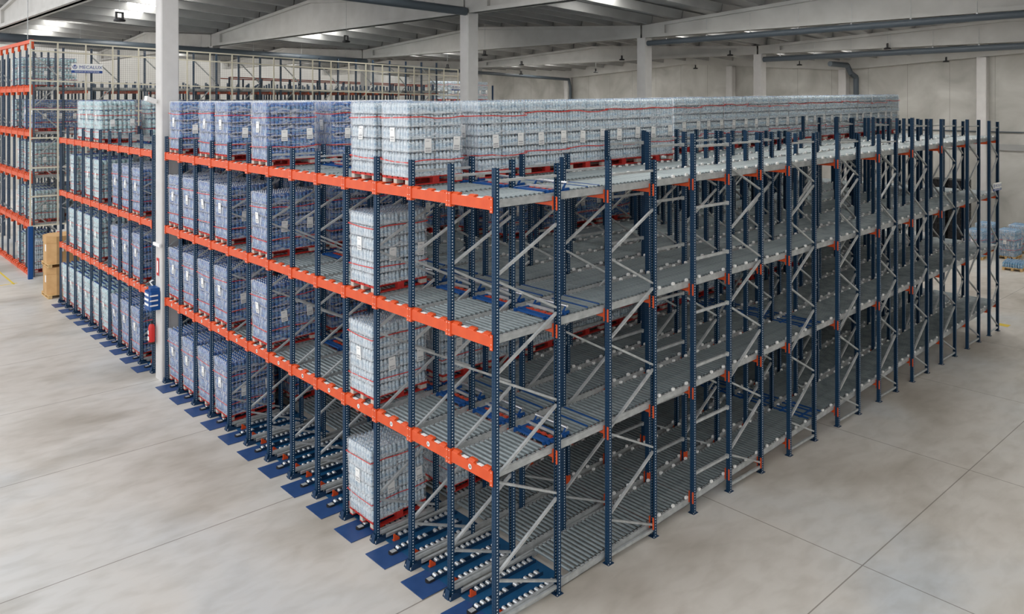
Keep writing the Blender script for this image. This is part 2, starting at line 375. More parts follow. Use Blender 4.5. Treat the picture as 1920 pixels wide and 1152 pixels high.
# high-bay lamps (off), hung on thin wires
def lamp_parts():
    h = MB(); h.lathe(0, 0, 0, [(.17, 0, 'black'), (.18, .04, 'black'), (.15, .07, 'black'), (.08, .09, 'black'), (.06, .10, 'black')], 16)
    y = MB(); y.box(-.15, -.11, -.03, .03, .05, .30, 'black').box(.11, .15, -.03, .03, .05, .30, 'black').box(-.15, .15, -.03, .03, .26, .30, 'black')
    return h.mesh('lamp_head'), y.mesh('bracket')
LH, LB = lamp_parts()
def roof_z(x, y):
    for a, b in SPANS:
        if a <= y <= b: return ztop(x, y, a, b)+.42
    return 12.
lamps = [(224, 30, 'hanging high-bay lamp between the left girders, nearest the white column'), (649, 72, 'hanging high-bay lamp above the middle of the mesh fence'),
         (839, 124, 'small high-bay lamp just left of the grey column'), (909, 99, 'high-bay lamp just right of the grey column'),
         (978, 118, 'upper of two small high-bay lamps above the clear pallets'), (977, 136, 'lower small high-bay lamp above the clear pallets'),
         (1166, 108, 'high-bay lamp left of the column right of centre'), (1117, 132, 'small distant lamp against the far gable beam'),
         (1304, 125, 'tiny distant lamp on the gable beam between two columns'), (1369, 99, 'high-bay lamp directly above a far wall column'),
         (1499, 118, 'high-bay lamp under the drain pipe, left of the downpipe'), (1664, 86, 'high-bay lamp hung below the upper right drain pipe'),
         (1774, 111, 'distant lamp touching the lower right drain pipe')]
for px, py, lab in lamps:
    zl = 10.75; d = (zl-CAMZ)*1482.57/(188.7-py)
    d = min(d, 60); zl = CAMZ+(188.7-py)*d/1482.57
    r = (px-960)*d/1482.57; x = CAMX+d*cos(TH)+r*sin(TH); y = CAMY+d*sin(TH)-r*cos(TH)
    if x > WX-1.2:
        f = (WX-1.2-CAMX)/(x-CAMX); x = CAMX+(x-CAMX)*f; y = CAMY+(y-CAMY)*f; zl = CAMZ+(zl-CAMZ)*f
    t = thing('high_bay_lamp', lab, 'lamp', (x, y, zl-.17), (0, 0, .5), 'high-bay lamps')
    ob('lamp_head', LH, t); ob('bracket', LB, t); ob('wire', MB().cyl((0, 0, 0), (0, 0, roof_z(x, y)-zl-.18), .008, 'galv', 5).mesh('wire'), t, (0, 0, .35))

# ------------------------------------------------------------------ main rack: data
XJ = [0, 1.34, 2.60, 3.87, 5.11, 6.37, 7.61, 8.82, 10.0, 11.19, 12.34, 13.57, 14.67, 15.8, 16.88, 18.02, 19.14, 20.25, 21.33, 22.36, 23.24]
ZJ = [7.02, 7.02, 7.0, 6.95, 7.40, 7.37, 7.36, 7.33, 7.27, 7.2, 7.2, 7.15, 7.12, 7.55, 7.5, 7.48, 7.45, 7.43, 7.4, 7.35, 7.3]
FR = [(0, 1), (2, 3), (4,), (5, 6), (7, 8), (9, 10), (11, 12), (13, 14), (15, 16), (17, 18), (19, 20)]
LEV = [.10, 2.40, 4.46, 6.545]; LN = ['floor', 'lower', 'middle', 'top']
SLP = [.041, .0262, .0172, .0108]         # lanes rise gently towards the loading side
NK = 25; COLLANE = 13
SECT = [(-.045, -.05), (-.045, -.012), (-.033, -.006), (-.033, .006), (-.045, .012), (-.045, .05), (.045, .05), (.045, .028), (.041, .028), (.041, .046), (-.041, .046), (-.041, -.046), (.041, -.046), (.041, -.028), (.045, -.028), (.045, -.05)]
SECT = [(x*.88, y*.86) for x, y in SECT]
def upright_mesh(h, flip):
    poly = [(-x, y) for x, y in SECT][::-1] if flip else SECT
    n = len(poly); v = [(x, y, z) for z in (0, h) for x, y in poly]
    fs = [(i, (i+1) % n, n+(i+1) % n, n+i) for i in range(n)]
    return MB().add(v, fs, 'post').mesh('upright')
UP = [upright_mesh(ZJ[j], (j in [f[-1] for f in FR if len(f) > 1])) for j in range(21)]
fp = MB().box(-.075, .075, -.07, .07, 0, .008, 'navy')
for sx, sy in ((-.06, -.055), (.06, .055)): fp.cyl((sx, sy, 0), (sx, sy, .03), .01, 'chrome', 6)
FOOT = fp.mesh('foot_plate')
g = MB().box(-.09, .30, -.10, .10, 0, .012, 'navy').prism([(-.10, 0), (-.05, 0), (-.05, .14), (-.065, .14)], -.05, .05, 'navy', axis=1)
for s_ in (-1, 1): g.prism([(-.09, 0), (.28, 0), (.10, .05), (.02, .10), (-.05, .10)], s_*.1-.006, s_*.1+.006, 'navy', axis=1).cyl((-.07, s_*.075, .01), (-.07, s_*.075, .05), .012, 'chrome', 6)
GUARD = g.mesh('post_guard')
LNODE = [.8, 2.3, 3.85, 5.35, 6.72]; RNODE = [.2, 1.63, 3.15, 4.65, 6.1]
def brace_meshes(w, top, first):
    """diagonals and horizontals between two uprights w apart: list of (name, mesh)"""
    out = []; a, b = .03, w-.03
    L, R = LNODE[:4] if first else LNODE, RNODE
    def c_bar(p0, p1, hz=.045):
        q = MB().bar(p0, p1, .045, .006, 'galv'); d = (p1[0]-p0[0], 0, p1[2]-p0[2]); l = math.hypot(d[0], d[2]); n = (-d[2]/l*.016, 0, d[0]/l*.016)
        for s_ in (-.0195, .0195):
            q.bar((p0[0]-n[0], s_, p0[2]-n[2]), (p1[0]-n[0], s_, p1[2]-n[2]), .006, .034, 'galv')
        return q
    for i, zl in enumerate(L):
        out.append(('diagonal_brace', c_bar((a, 0, zl-.04), (b, 0, R[i]+.04)).mesh('diagonal_brace')))
        if i+1 < len(R): out.append(('diagonal_brace', c_bar((a, 0, zl+.05), (b, 0, R[i+1]-.05)).mesh('diagonal_brace')))
    out.append(('horizontal_brace', MB().box(a, b, -.02, .02, top-.22, top-.18, 'galv').mesh('horizontal_brace')))
    out.append(('horizontal_brace', MB().box(a, b, -.022, .022, .1, .15, 'galv').mesh('horizontal_brace')))
    return out
BR = {}
for fi, f in enumerate(FR):
    if len(f) == 2: BR[fi] = brace_meshes(XJ[f[1]]-XJ[f[0]], min(ZJ[f[0]], ZJ[f[1]]), fi < 2)
sp_m = MB().box(.03, XJ[5]-XJ[4]-.03, -.022, .022, -.03, .02, 'galv').box(XJ[5]-XJ[4]-.1, XJ[5]-XJ[4]-.03, -.03, .03, -.045, .03, 'galv').mesh('row_spacer')
FRONTK = []
for k in range(NK):
    for fi, f in enumerate(FR):
        if k in (13, 14) and fi == 0: pass
        single = len(f) == 1
        lab = 'navy perforated rack %s in the %s row from the near side, %s from front' % ('post' if single else 'frame', ORD[k], ORD[fi])
        t = thing('rack_post' if single else 'storage_rack', lab, 'rack frame', (XJ[f[0]], k*P, 0), group='main rack frames')
        for j in f:
            dx = XJ[j]-XJ[f[0]]
            ob('upright', UP[j], t, (dx, 0, 0)); ob('foot_plate', FOOT, t, (dx, 0, 0))
        if fi == 0: ob('post_guard', GUARD, t)
        if not single:
            for nm, me in BR[fi]: ob(nm, me, t)
        else:
            for z in (7.1 if k else 7.15, 5.95, 4.95, 3.9, 2.85, 1.75, .75): ob('row_spacer', sp_m, t, (0, 0, z))

# orange beams --------------------------------------------------------------
def front_beam_mesh():
    g = MB(); g.box(-.048, .0, .05, P-.05, -.17, -.005, 'orange')
    for y in (.14, .50, .90): g.prism([(-.048, -.006), (-.044, .004), (.0, .028), (.05, .028), (.05, -.006)], y-.03, y+.11, 'orange', axis=1)
    for y in (.28, .66): g.box(-.03, .03, y+.01, y+.13, -.01, .002, 'white_plastic')
    return g.mesh('beam')
def conn_mesh(sgn, front=True):
    g = MB(); y0, y1 = (.004, .052) if sgn > 0 else (P-.052, P-.004)
    g.box(-.062, -.046, y0, y1, -.21, .03, 'orange')
    yi = (.052, .066) if sgn > 0 else (P-.066, P-.052)
    g.box(-.062, .03, yi[0], yi[1], -.21, .03, 'orange')
    for z in (-.185, -.12, 0): g.cyl((-.066, (y0+y1)/2, z), (-.062, (y0+y1)/2, z), .007, 'white_plastic', 6)
    return g.mesh('beam_connector')
FB, CN1, CN2 = front_beam_mesh(), conn_mesh(1), conn_mesh(-1)
TXT = {}
def text_mesh(s, size, mat, name='number'):
    c = D.curves.new(name, 'FONT'); c.body = s; c.size = size; c.align_x = 'CENTER'; c.align_y = 'CENTER'; c.extrude = .0015; c.resolution_u = 2
    c.materials.append(M[mat]); o = D.objects.new(name, c); me = D.meshes.new_from_object(o); D.objects.remove(o); D.curves.remove(c)
    me.name = name; return me
PLATE_NUM = MB().cyl((0, 0, 0), (0, -.0, 0.002), .042, 'white', 12).mesh('number_sticker')
for li in (1, 2, 3):
    for L in range(NK-1):
        if L == COLLANE: continue
        t = thing('shelf_beam', 'orange front beam of the %s bay from the near corner, %s level' % (ORD[L], LN[li]), 'beam', (0, L*P, LEV[li]), group='orange front beams')
        ob('beam', FB, t); ob('end_connector', CN1, t); ob('end_connector', CN2, t)
        if li == 1:
            n = ob('number_sticker', PLATE_NUM, t, (-.05, .55, -.085), (0, -pi/2, 0)); n['label'] = 'round white number sticker'
            num = text_mesh('%d' % (23-L) if L > 3 else ['20', '31', '31', '2'][L], .06, 'ink')
            ob('number', num, n, (0, 0, .004), (0, 0, -pi/2))
# cross beams under the lanes, at the posts behind the face
def cross_beam():
    g = MB().box(-.025, .025, .05, P-.05, -.24, -.135, 'orange'); return g.mesh('beam')
CB = cross_beam()
CPL = MB().box(-.062, -.046, -.045, -.02, -.30, -.08, 'orange').box(-.062, .03, .05, .06, -.30, -.08, 'orange').mesh('beam_connector')
CB0 = MB().box(-.025, .025, .05, P-.05, -.17, -.135, 'orange').mesh('beam')
CPR = MB().box(-.062, .03, P-.06, P-.05, -.30, -.08, 'orange').mesh('beam_connector')
cands = []
for j in (1, 2, 3, 4, 5, 6, 7, 9, 11, 13, 15, 17, 19, 20):
    for li in range(4):
        for L in range(NK-1):
            if L == COLLANE: continue
            if li == 0 and j in (1, 2): continue
            cands.append((dist(XJ[j], L*P)+ (3-li)*.8 + (0 if L < 4 else 4), j, li, L))
cands.sort()
rest = MB()
for q, (dd, j, li, L) in enumerate(cands):
    low = li == 0 and j < 6
    z = LEV[li]+SLP[li]*XJ[j] + (.07 if low else 0)
    if q < 300:
        if li == 0: lab = 'orange cross beam near the floor, %s bay from the near side, %s post back' % (ORD[L], ORD[j])
        else: lab = 'orange cross beam under the %s lane from the near side, %s post back, %s' % (ORD[L], ORD[j], LN[li])
        t = thing('cross_beam', lab, 'beam', (XJ[j], L*P, z), group='orange cross beams')
        up = .12 if low else 0
        ob('beam', CB0 if low else CB, t); ob('end_connector', CPL, t, (0, 0, up)); ob('end_connector', CPR, t, (0, 0, up))
    else:
        rest.box(XJ[j]-.025, XJ[j]+.025, L*P+.05, L*P+P-.05, z-(.17 if low else .24), z-.135, 'orange')
o = thing('cross_beams', 'remaining orange cross beams deep inside the rack', 'beams', data=rest.mesh('cross_beams'), group='orange cross beams'); o['kind'] = 'stuff'

# roller lanes --------------------------------------------------------------
LX1 = 23.35
RP = .102                                   # roller pitch
ANG = [-math.atan(q) for q in SLP]
def rail_mesh(x0):
    g = MB(); x1 = LX1
    for s_ in (0,):
        g.box(x0, x1, -.003, .003, -.125, .0, 'galv').box(x0, x1, -.003, .035, -.003, .003, 'galv').box(x0, x1, -.003, .035, -.125, -.119, 'galv').box(x0, x1, -.007, -.003, -.075, -.055, 'galv')
    return g.mesh('side_rail')
RAILA, RAILF = rail_mesh(.04), rail_mesh(.16)
ROLL = MB().cyl((0, .125, 0), (0, P-.125, 0), .029, 'roller', 12).cyl((0, .085, 0), (0, .125, 0), .010, 'black', 6).cyl((0, P-.125, 0), (0, P-.085, 0), .010, 'black', 6).mesh('roller')
def roll_set(x0, x1, n=8):
    g = MB(); x = x0
    while x < x1: g.cyl((x, .1, 0), (x, P-.1, 0), .029, 'roller', n); x += RP
    return g.mesh('rollers')
BLK = MB().prism([(-.035, 0), (.035, 0), (.038, .035), (.022, .052), (-.022, .052), (-.038, .035)], -.017, .017, 'white_plastic', axis=1).mesh('guide_block')
def blk_set():
    g = MB(); x = 4.15
    while x < LX1-.2:
        for y in (.085, P-.085): g.prism([(x-.035, 0), (x+.035, 0), (x+.038, .035), (x+.022, .052), (x-.022, .052), (x-.038, .035)], y-.017, y+.017, 'white_plastic', axis=1)
        x += .43
    return g.mesh('guide_blocks')
BLKS = blk_set()
SEP0, SEP1 = 1.22, 1.82
def separator():
    g = MB()
    for x in (SEP0+.04, SEP0+.13, SEP0+.42): g.box(x, x+.04, .13, P-.13, .0, .036, 'blue')
    for x in (SEP1+.36, SEP1+.66): g.box(x, x+.035, .13, P-.13, .012, .034, 'blue')
    for y in (.2, P-.2): g.box(SEP0-.02, SEP1, y-.012, y+.012, -.01, .04, 'blue').prism([(SEP0+.42, .03), (SEP0+.48, .03), (SEP0+.54, .125), (SEP0+.51, .125)], y-.006, y+.006, 'blue', axis=1)
    a = MB().cyl((SEP0+.53, .17, .125), (SEP0+.53, P-.17, .125), .024, 'chrome', 12).mesh('stop_roller')
    h = MB()
    for i in range(4): h.box(SEP0+.24, SEP0+.285, .27+i*.15, .35+i*.15, .0, .036, 'redmetal')
    h.box(SEP0+.25, SEP0+.28, .2, P-.2, .005, .02, 'redmetal')
    f = MB().box(SEP0+.33, SEP0+.36, .13, P-.13, .03, .07, 'galv')
    return g.mesh('pallet_separator'), a, h.mesh('spring_housing'), f.mesh('cross_bar')
SEPM = separator()
BRK = MB()
for x in (0, .16, .42, .58): BRK.box(x, x+.035, .1, P-.1, .012, .034, 'blue')
for y in (.3, P-.3): BRK.box(-.05, .68, y-.02, y+.02, -.0, .03, 'blue')
BRKM = BRK.mesh('brake_unit')
# floor-level picking bay: blue tray, three wheel tracks, orange centring stops
tr = MB().box(-.39, .12, .24, P-.24, .004, .016, 'plate').box(.12, 1.72, .09, P-.09, .004, .018, 'tray')
tr.box(.12, 1.72, .085, .10, .004, .05, 'navy').box(.12, 1.72, P-.10, P-.085, .004, .05, 'navy')
TRAY = tr.mesh('floor_plate')
GRL = MB().box(.14, 1.76, .09, .10, .02, .12, 'galv').box(.14, 1.76, .10, .135, .11, .12, 'galv').mesh('guide_rail')
def track(x0, x1, y, wd):
    g = MB(); g.box(x0, x1, y-wd/2-.012, y-wd/2-.006, .018, .075, 'navy').box(x0, x1, y+wd/2+.006, y+wd/2+.012, .018, .075, 'navy').box(x0, x1, y-wd/2, y+wd/2, .018, .022, 'navy')
    return g.mesh('wheel_track')
WH = MB().cyl((0, -.043, 0), (0, .043, 0), .037, 'wheel', 12).mesh('wheel')
nose = MB(); nose.prism([(-.05+.05*cos(a), .55+.06*sin(a)) for a in [pi/2+pi*i/8 for i in range(9)]]+[(.05, .49), (.05, .61)], .018, .05, 'black').box(-.06, .04, .505, .595, .05, .056, 'galv')
NOSE = nose.mesh('track_nose')
st = MB().prism([(0, .02), (.16, .02), (.12, .06), (.03, .14), (0, .14)], -.012, .012, 'orange', axis=1).box(0, .18, -.05, .012, .02, .032, 'orange')
STOP = st.mesh('centring_stop')
RSET_UP = roll_set(.12, SEP0); RSET_UP2 = roll_set(SEP1, LX1)
RSET_FL = roll_set(1.78, LX1); ONE = {}
def roll_tail(x0):
    k = round(x0, 3)
    if k not in ONE: ONE[k] = roll_set(x0, LX1)
    return ONE[k]
for li in range(4):
    for L in range(NK-1):
        if L == COLLANE: continue
        z = LEV[li]-.03
        t = thing('roller_lane', 'grey roller lane, %s from the near side, on the %s level' % (ORD[L], LN[li]), 'roller conveyor', (0, L*P, z), (0, ANG[li], 0), 'roller lanes')
        rm = RAILF if li == 0 else RAILA
        ob('side_rail', rm, t, (0, .075, .0)); r2 = ob('side_rail', rm, t, (0, P-.075, 0)); r2.scale = (1, -1, 1)
        near = L <= 2
        if near:
            xs = []; x = .12 if li else 1.78
            while len(xs) < 100 and x < LX1:
                if li == 0 or x < SEP0 or x > SEP1: xs.append(x)
                x += RP
            for q in xs: ob('roller', ROLL, t, (q, 0, 0))
            ob('rollers', roll_tail(xs[-1]+RP), t, kind='stuff')
            x = 4.15; nb = 0
            while x < LX1-.2:
                for y in (.085, P-.085):
                    ob('guide_block', BLK, t, (x, y, 0)); nb += 1
                x += .43
        else:
            if li: ob('rollers', RSET_UP, t, kind='stuff'); ob('rollers', RSET_UP2, t, kind='stuff')
            else: ob('rollers', RSET_FL, t, kind='stuff')
            ob('guide_blocks', BLKS, t, kind='stuff')
        if li:
            s = ob('pallet_separator', SEPM[0], t); ob('stop_roller', SEPM[1], s); ob('spring_housing', SEPM[2], s); ob('cross_bar', SEPM[3], s)
        if li < 2: ob('brake_unit', BRKM, t, (9.9, 0, .012))
        if li == 0:
            u = thing('floor_tray', 'blue floor plate with wheel tracks, %s bay from the near corner' % ORD[L], 'floor plate', (0, L*P, 0), group='blue floor plates')
            ob('floor_plate', TRAY, u); ob('guide_rail', GRL, u); ob('guide_rail', GRL, u, (0, P, 0)).scale = (1, -1, 1)
            for ti, (y, x0, x1) in enumerate(((.21, .32, 1.66), (.55, 0.04, 1.5), (P-.21, .32, 1.66))):
                k_ = ('tk', ti)
                if k_ not in ONE: ONE[k_] = track(x0, x1, y, .085)
                w = ob('wheel_track', ONE[k_], u)
                x = x0+.06; i = 0
                while x < x1:
                    if not (ti == 1 and i in (3, 6)): ob('wheel', WH, w, (x, y, .062))
                    x += .118; i += 1
            ob('track_nose', NOSE, u)
            ob('centring_stop', STOP, u, (.2, .25, 0)); s2 = ob('centring_stop', STOP, u, (.2, P-.25, 0)); s2.scale = (1, -1, 1)

# ------------------------------------------------------------------ pallets of bottles
PW, PD = .82, 1.2
def pallet_mesh(a='palletwhite', b='palletred', c='palletwhite'):
    g = MB()
    for i in range(5):
        y = i*(PW-.12)/4; g.box(0, PD, y, y+.12, .122, .144, b)
    for x in (0, PD/2-.07, PD-.14): g.box(x, x+.14, 0, PW, .1, .122, b)
    for i, x in enumerate((0, PD/2-.07, PD-.14)):
        for y in (0, PW/2-.05, PW-.1): g.box(x, x+.14, y, y+.1, .022, .1, c if i != 1 else b)
    for y in (0, PW/2-.05, PW-.1): g.box(0, PD, y, y+.1, 0, .022, b)
    return g.mesh('pallet')
PM = pallet_mesh(); PMW = pallet_mesh('wood', 'wood', 'wood')
def bottle_prof(h, r, body, band, cap):
    if cap == 'capblue' and r > .06:
        return [(r*.93, 0, body), (r, .03*h/.3, body), (r*.86, h*.30, band), (r*.86, h*.42, body), (r, h*.52, body), (r*.97, h*.74, body), (r*.5, h*.88, body), (r*.52, h*.9, cap), (r*.52, h*.985, cap), (r*.2, h*.99, cap)]
    return [(r*.94, 0, body), (r, h*.07, body), (r*.99, h*.28, band), (r*.99, h*.56, body), (r*.9, h*.70, body), (r*.42, h*.88, body), (r*.30, h*.885, cap), (r*.30, h*.985, cap), (r*.2, h*.99, cap)]
def pack_mesh(nx, ny, lx, ly, h, body, band, cap, full, film_=True):
    g = MB(); dx, dy = lx/nx, ly/ny; r = min(dx, dy)*.49; pr = bottle_prof(h, r, body, band, cap)
    for i in range(nx):
        for k in range(ny):
            if full or i in (0, nx-1) or k in (0, ny-1): g.lathe((i+.5)*dx, (k+.5)*dy, 0, pr, 8, .2)
    if not full: g.box(dx, lx-dx, dy, ly-dy, .01, h*.7, band)
    # shrink film collar at foot of the pack, whitened for its edge highlight
    for z0, z1, e in ((.0, h*.10, .004),):
        v = []; 
        for (x, y) in ((-e, -e), (lx+e, -e), (lx+e, ly+e), (-e, ly+e)): v += [(x, y, z0), (x, y, z1)]
        g.add(v, [(0, 2, 3, 1), (2, 4, 5, 3), (4, 6, 7, 5), (6, 0, 1, 7)], 'film_seam')
    return g.mesh('bottle_pack')
def wrap_mesh(h, layers, seed, top=False):
    """stretch-film skin: gently buckled, pulled in between layers"""
    R = random.Random(seed); g = MB(); FRC = (0, .07, .36, .88); nz = layers*4
    lh = h/layers
    for (p0, p1, nx, mat) in (((0, 0), (PD, 0), 12, 'film_side'), ((PD, 0), (PD, PW), 8, 'film_front'), ((PD, PW), (0, PW), 12, 'film_side'), ((0, PW), (0, 0), 8, 'film_front')):
        ux, uy = (p1[0]-p0[0]), (p1[1]-p0[1]); l = math.hypot(ux, uy); nxn, nyn = uy/l, -ux/l; v = []
        for k in range(nz+1):
            z = (k//4+FRC[k % 4])*lh; pin = (-.026, .014, .010, .006)[k % 4]
            for i in range(nx+1):
                f = i/nx; e = 0 if i in (0, nx) else R.uniform(-.007, .009)
                o_ = .012+pin+e if i not in (0, nx) else (.010 if k % 4 else -.004)
                mid = -.022 if (nx == 12 and i == 6) else 0
                cx = ux/l*(.5-f)*(.03 if k % 4 == 0 else 0); cy = uy/l*(.5-f)*(.03 if k % 4 == 0 else 0)
                v.append((p0[0]+ux*f+nxn*(o_+mid)+cx, p0[1]+uy*f+nyn*(o_+mid)+cy, .145+z+(R.uniform(-.007, .007) if 0 < k < nz else 0)))
        w = nx+1
        for m_, sel in (('film_seam', lambda k: k % 4 == 0), (mat, lambda k: k % 4 != 0)):
            g.add(v, [(k*w+i, k*w+i+1, (k+1)*w+i+1, (k+1)*w+i) for k in range(nz) if sel(k) for i in range(nx)], m_, True)
    if top: g.add([(x, y, .145+h+.004+R.uniform(0, .02)) for y in (-.012, PW/3, PW*.66, PW+.012) for x in (-.012, PD/3, PD*.66, PD+.012)], [(a*4+b, a*4+b+1, a*4+b+5, a*4+b+4) for a in range(3) for b in range(3)], 'film_side', True)
    return g
def strap_mesh(wob, seed, t=.009):
    R = random.Random(seed); g = MB(); e = .026
    pts = [(-e, -e), (PD/4, -e-.004), (PD/2, -e+.006), (PD*.75, -e-.004), (PD+e, -e), (PD+e, PW+e), (PD/2, PW+e), (-e, PW+e), (-e, PW/2)]
    zs = [R.uniform(-wob, wob) for _ in pts]; n = len(pts); v = []
    for (x, y), z in zip(pts, zs): v += [(x, y, z-t), (x, y, z+t)]
    g.add(v, [(2*i, 2*((i+1) % n), 2*((i+1) % n)+1, 2*i+1) for i in range(n)], 'strap')
    return g.mesh('strap')
def label_mesh():
    g = MB().box(0, .15, -.006, 0, 0, .25, 'white')
    for z, h_ in ((.02, .025), (.06, .03)):
        for i in range(5): g.box(.02+i*.023, .036+i*.023, -.0075, -.006, z, z+h_, 'print')
    g.box(.03, .10, -.0075, -.006, .2, .21, 'print')
    return g.mesh('paper_label')
LAB = label_mesh(); STR = [strap_mesh(.02, i) for i in range(3)]
TY = {'clear': dict(nl=6, nx=7, ny=9, body='clear', band='clearband', cap='capmid', desc='clear'),
      'blue': dict(nl=5, nx=6, ny=8, body='blueb', band='blueband', cap='capwhite', desc='blue'),
      'sky': dict(nl=5, nx=6, ny=8, body='skyb', band='skyband', cap='capmid', desc='blue'),
      'aqua': dict(nl=4, nx=4, ny=5, body='aqua', band='aquaband', cap='capblue', desc='aqua')}
for k_, t_ in TY.items():
    hh = 1.33 if k_ != 'aqua' else 1.36; t_['h'] = hh; lh = hh/t_['nl']; t_['lh'] = lh
    t_['pack'] = pack_mesh(t_['nx'], t_['ny'], PD/2-.012, PW, lh, t_['body'], t_['band'], t_['cap'], False)
    t_['top'] = pack_mesh(t_['nx'], t_['ny'], PD/2-.012, PW, lh, t_['body'], t_['band'], t_['cap'], True)
    g = MB()
    for s_ in (t_['pack'],):
        pass
    t_['wrap'] = [wrap_mesh(hh, t_['nl'], s, k_ == 'clear').mesh('stretch_wrap') for s in range(3)]
    # far version: all packs joined, lower bottle resolution
    g = MB()
    for l in range(t_['nl']):
        for hx in (0, PD/2+.006):
            dx, dy = (PD/2-.012)/t_['nx'], PW/t_['ny']; r = min(dx, dy)*.49; pr = bottle_prof(lh, r, t_['body'], t_['band'], t_['cap'])[::1]
            for i in range(t_['nx']):
                for k in range(t_['ny']):
                    if k == 0 or i == 0 or l == t_['nl']-1: g.lathe(hx+(i+.5)*dx, (k+.5)*dy, l*lh, pr, 6, .2)
            g.box(hx+dx, hx+PD/2-.012, dy, PW, l*lh+.01, l*lh+lh*.6, t_['band'])
    t_['far'] = g.mesh('bottle_packs')
npal = 0
def pallet(kind, x, y, z, label, group, near=True, slope=0., wooden=False, cat='pallet of bottles'):
    global npal
    t_ = TY[kind]; npal += 1
    o = thing('bottle_pallet', label, cat, (x, y, z), (0, slope, 0), group)
    ob('pallet', PMW if wooden else PM, o)
    if near:
        for l in range(t_['nl']):
            me = t_['top'] if l == t_['nl']-1 else t_['pack']
            for hx in (0, PD/2+.012): ob('bottle_pack', me, o, (hx, random.uniform(-.006, .006), .145+l*t_['lh']))
    else:
        ob('bottle_packs', t_['far'], o, (0, 0, .145))
    ob('stretch_wrap', t_['wrap'][npal % 3], o)
    zs = {'clear': (.30+.145, 1.1+.1), 'blue': (.25+.145, 1.12), 'sky': (.5, 1.0), 'aqua': (.4, .98)}[kind]
    for i, zz in enumerate(zs): ob('strap', STR[(npal+i) % 3], o, (0, 0, zz+random.uniform(-.03, .05)))
    ob('paper_label', LAB, o, (.33, -.024, .145+.42), (0, random.uniform(-.08, .08), 0)); ob('paper_label', LAB, o, (.97, -.024, .145+.44), (0, random.uniform(-.08, .08), 0))
    ob('paper_label', LAB, o, (-.024, .52, .145+.62), (random.uniform(-.08, .08), 0, -pi/2))
    return o
# lane contents: (level, lane) -> list of x starts
OCC = {}
def put(li, L, xs, kind): OCC[(li, L)] = (xs, kind)
def run(x0, n, step=1.205): return [x0+i*step for i in range(n)]
put(3, 2, [.05]+run(1.68, 5), 'clear')
put(3, 3, [.05]+run(9.24, 12, 1.203), 'clear')
put(3, 7, [.05]+run(1.66, 2), 'blue'); put(3, 9, [.05, 1.66], 'blue'); put(3, 10, [.05, 1.66], 'blue'); put(3, 12, [.05, 1.66], 'blue')
put(3, 19, [.05, 1.66], 'aqua'); put(3, 20, [.05], 'aqua'); put(3, 21, [.05], 'aqua')
put(2, 3, [.05], 'clear')
put(2, 7, [.05]+run(1.66, 3), 'blue')
for L in (9, 10, 11, 12, 15, 16, 17): put(2, L, [.05, 1.66, 2.87], 'blue')
for L in (19, 20, 22): put(2, L, [.05, 1.66], 'aqua')
for L in (8, 13, 14):
    if L == 8:
        put(2, L, run(4.2, 6), 'blue'); put(1, L, run(3.6, 6), 'blue'); put(0, L, run(3.4, 5), 'blue')
put(1, 6, run(7.4, 4), 'blue')
put(2, 5, run(5.3, 4), 'blue'); put(2, 6, run(5.3, 3), 'blue')
put(1, 3, [.05]+run(1.66, 12), 'clear')
put(1, 7, [.05]+run(1.66, 2), 'blue')
for L in (9, 10, 11, 12, 15, 16, 17): put(1, L, [.05, 1.66], 'blue')
for L in (19, 20, 21, 22): put(1, L, [.05, 1.66], 'aqua')
put(1, 5, run(4.4, 3), 'blue'); put(1, 4, run(6.6, 2), 'blue')
put(0, 3, [.05]+run(1.80, 2), 'clear')
for L in (9, 10, 11, 12, 15, 16, 17): put(0, L, [.05, 1.8], 'blue')
for L in (18, 19, 20, 21, 22, 23): put(0, L, [.05, 1.8], 'aqua')
put(0, 6, run(3.2, 2), 'blue'); put(0, 7, run(2.6, 2), 'blue')
for (li, L), (xs, kind) in OCC.items():
    for i, x in enumerate(xs):
        z = LEV[li]+SLP[li]*x+.003
        d = dist(x, L*P)
        lab = '%s bottle pallet in the %s lane from the near side, %s level, %s from front' % (kind, ORD[L], LN[li], ORD[i])
        pallet(kind, x+random.uniform(-.02, .02), L*P+.17+random.uniform(-.02, .02), z if li else z+.0, lab, 'wrapped %s bottle pallets' % kind, d < 24, ANG[li])

# ------------------------------------------------------------------ things on and by the near column
CXF = .15-.26                              # front face of column
t = thing('fire_extinguisher', 'red fire extinguisher hanging low on the white column', 'fire extinguisher', (CXF-.12, 14.86, 1.05))
g = MB(); g.lathe(0, 0, 0, [(.085, 0, 'red'), (.09, .03, 'red'), (.09, .44, 'red'), (.07, .51, 'red'), (.03, .54, 'black'), (.025, .6, 'black')], 16); ob('cylinder_body', g.mesh('cylinder_body'), t)
ob('base_ring', MB().cyl((0, 0, -.03), (0, 0, .03), .092, 'black', 16).mesh('base_ring'), t)
ob('handle', MB().box(-.12, .04, -.015, .015, .6, .62, 'black').box(-.10, .03, -.012, .012, .65, .665, 'redmetal').mesh('handle'), t)
ob('hose', MB().cyl((0, .03, .58), (0, .12, .45), .013, 'black', 8).cyl((0, .12, .45), (-.02, .1, .2), .013, 'black', 8).mesh('hose'), t)
ob('instruction_label', MB().box(-.096, -.085, -.05, .05, .08, .19, 'white').box(-.096, -.085, -.03, .04, .25, .36, 'white').mesh('instruction_label'), t)
t = thing('first_aid_box', 'blue rounded box with white bands mounted on the white column', 'box', (CXF, 14.75, 2.05))
ob('box_body', MB().prism([(-.24, -.24), (-.28, -.16), (-.28, .2), (-.22, .27), (0, .27), (0, -.24)], 0, .52, 'blue').prism([(-.24, -.16), (-.18, .2), (0, .22), (0, -.2)], .52, .62, 'blue').mesh('box_body'), t)
g = MB()
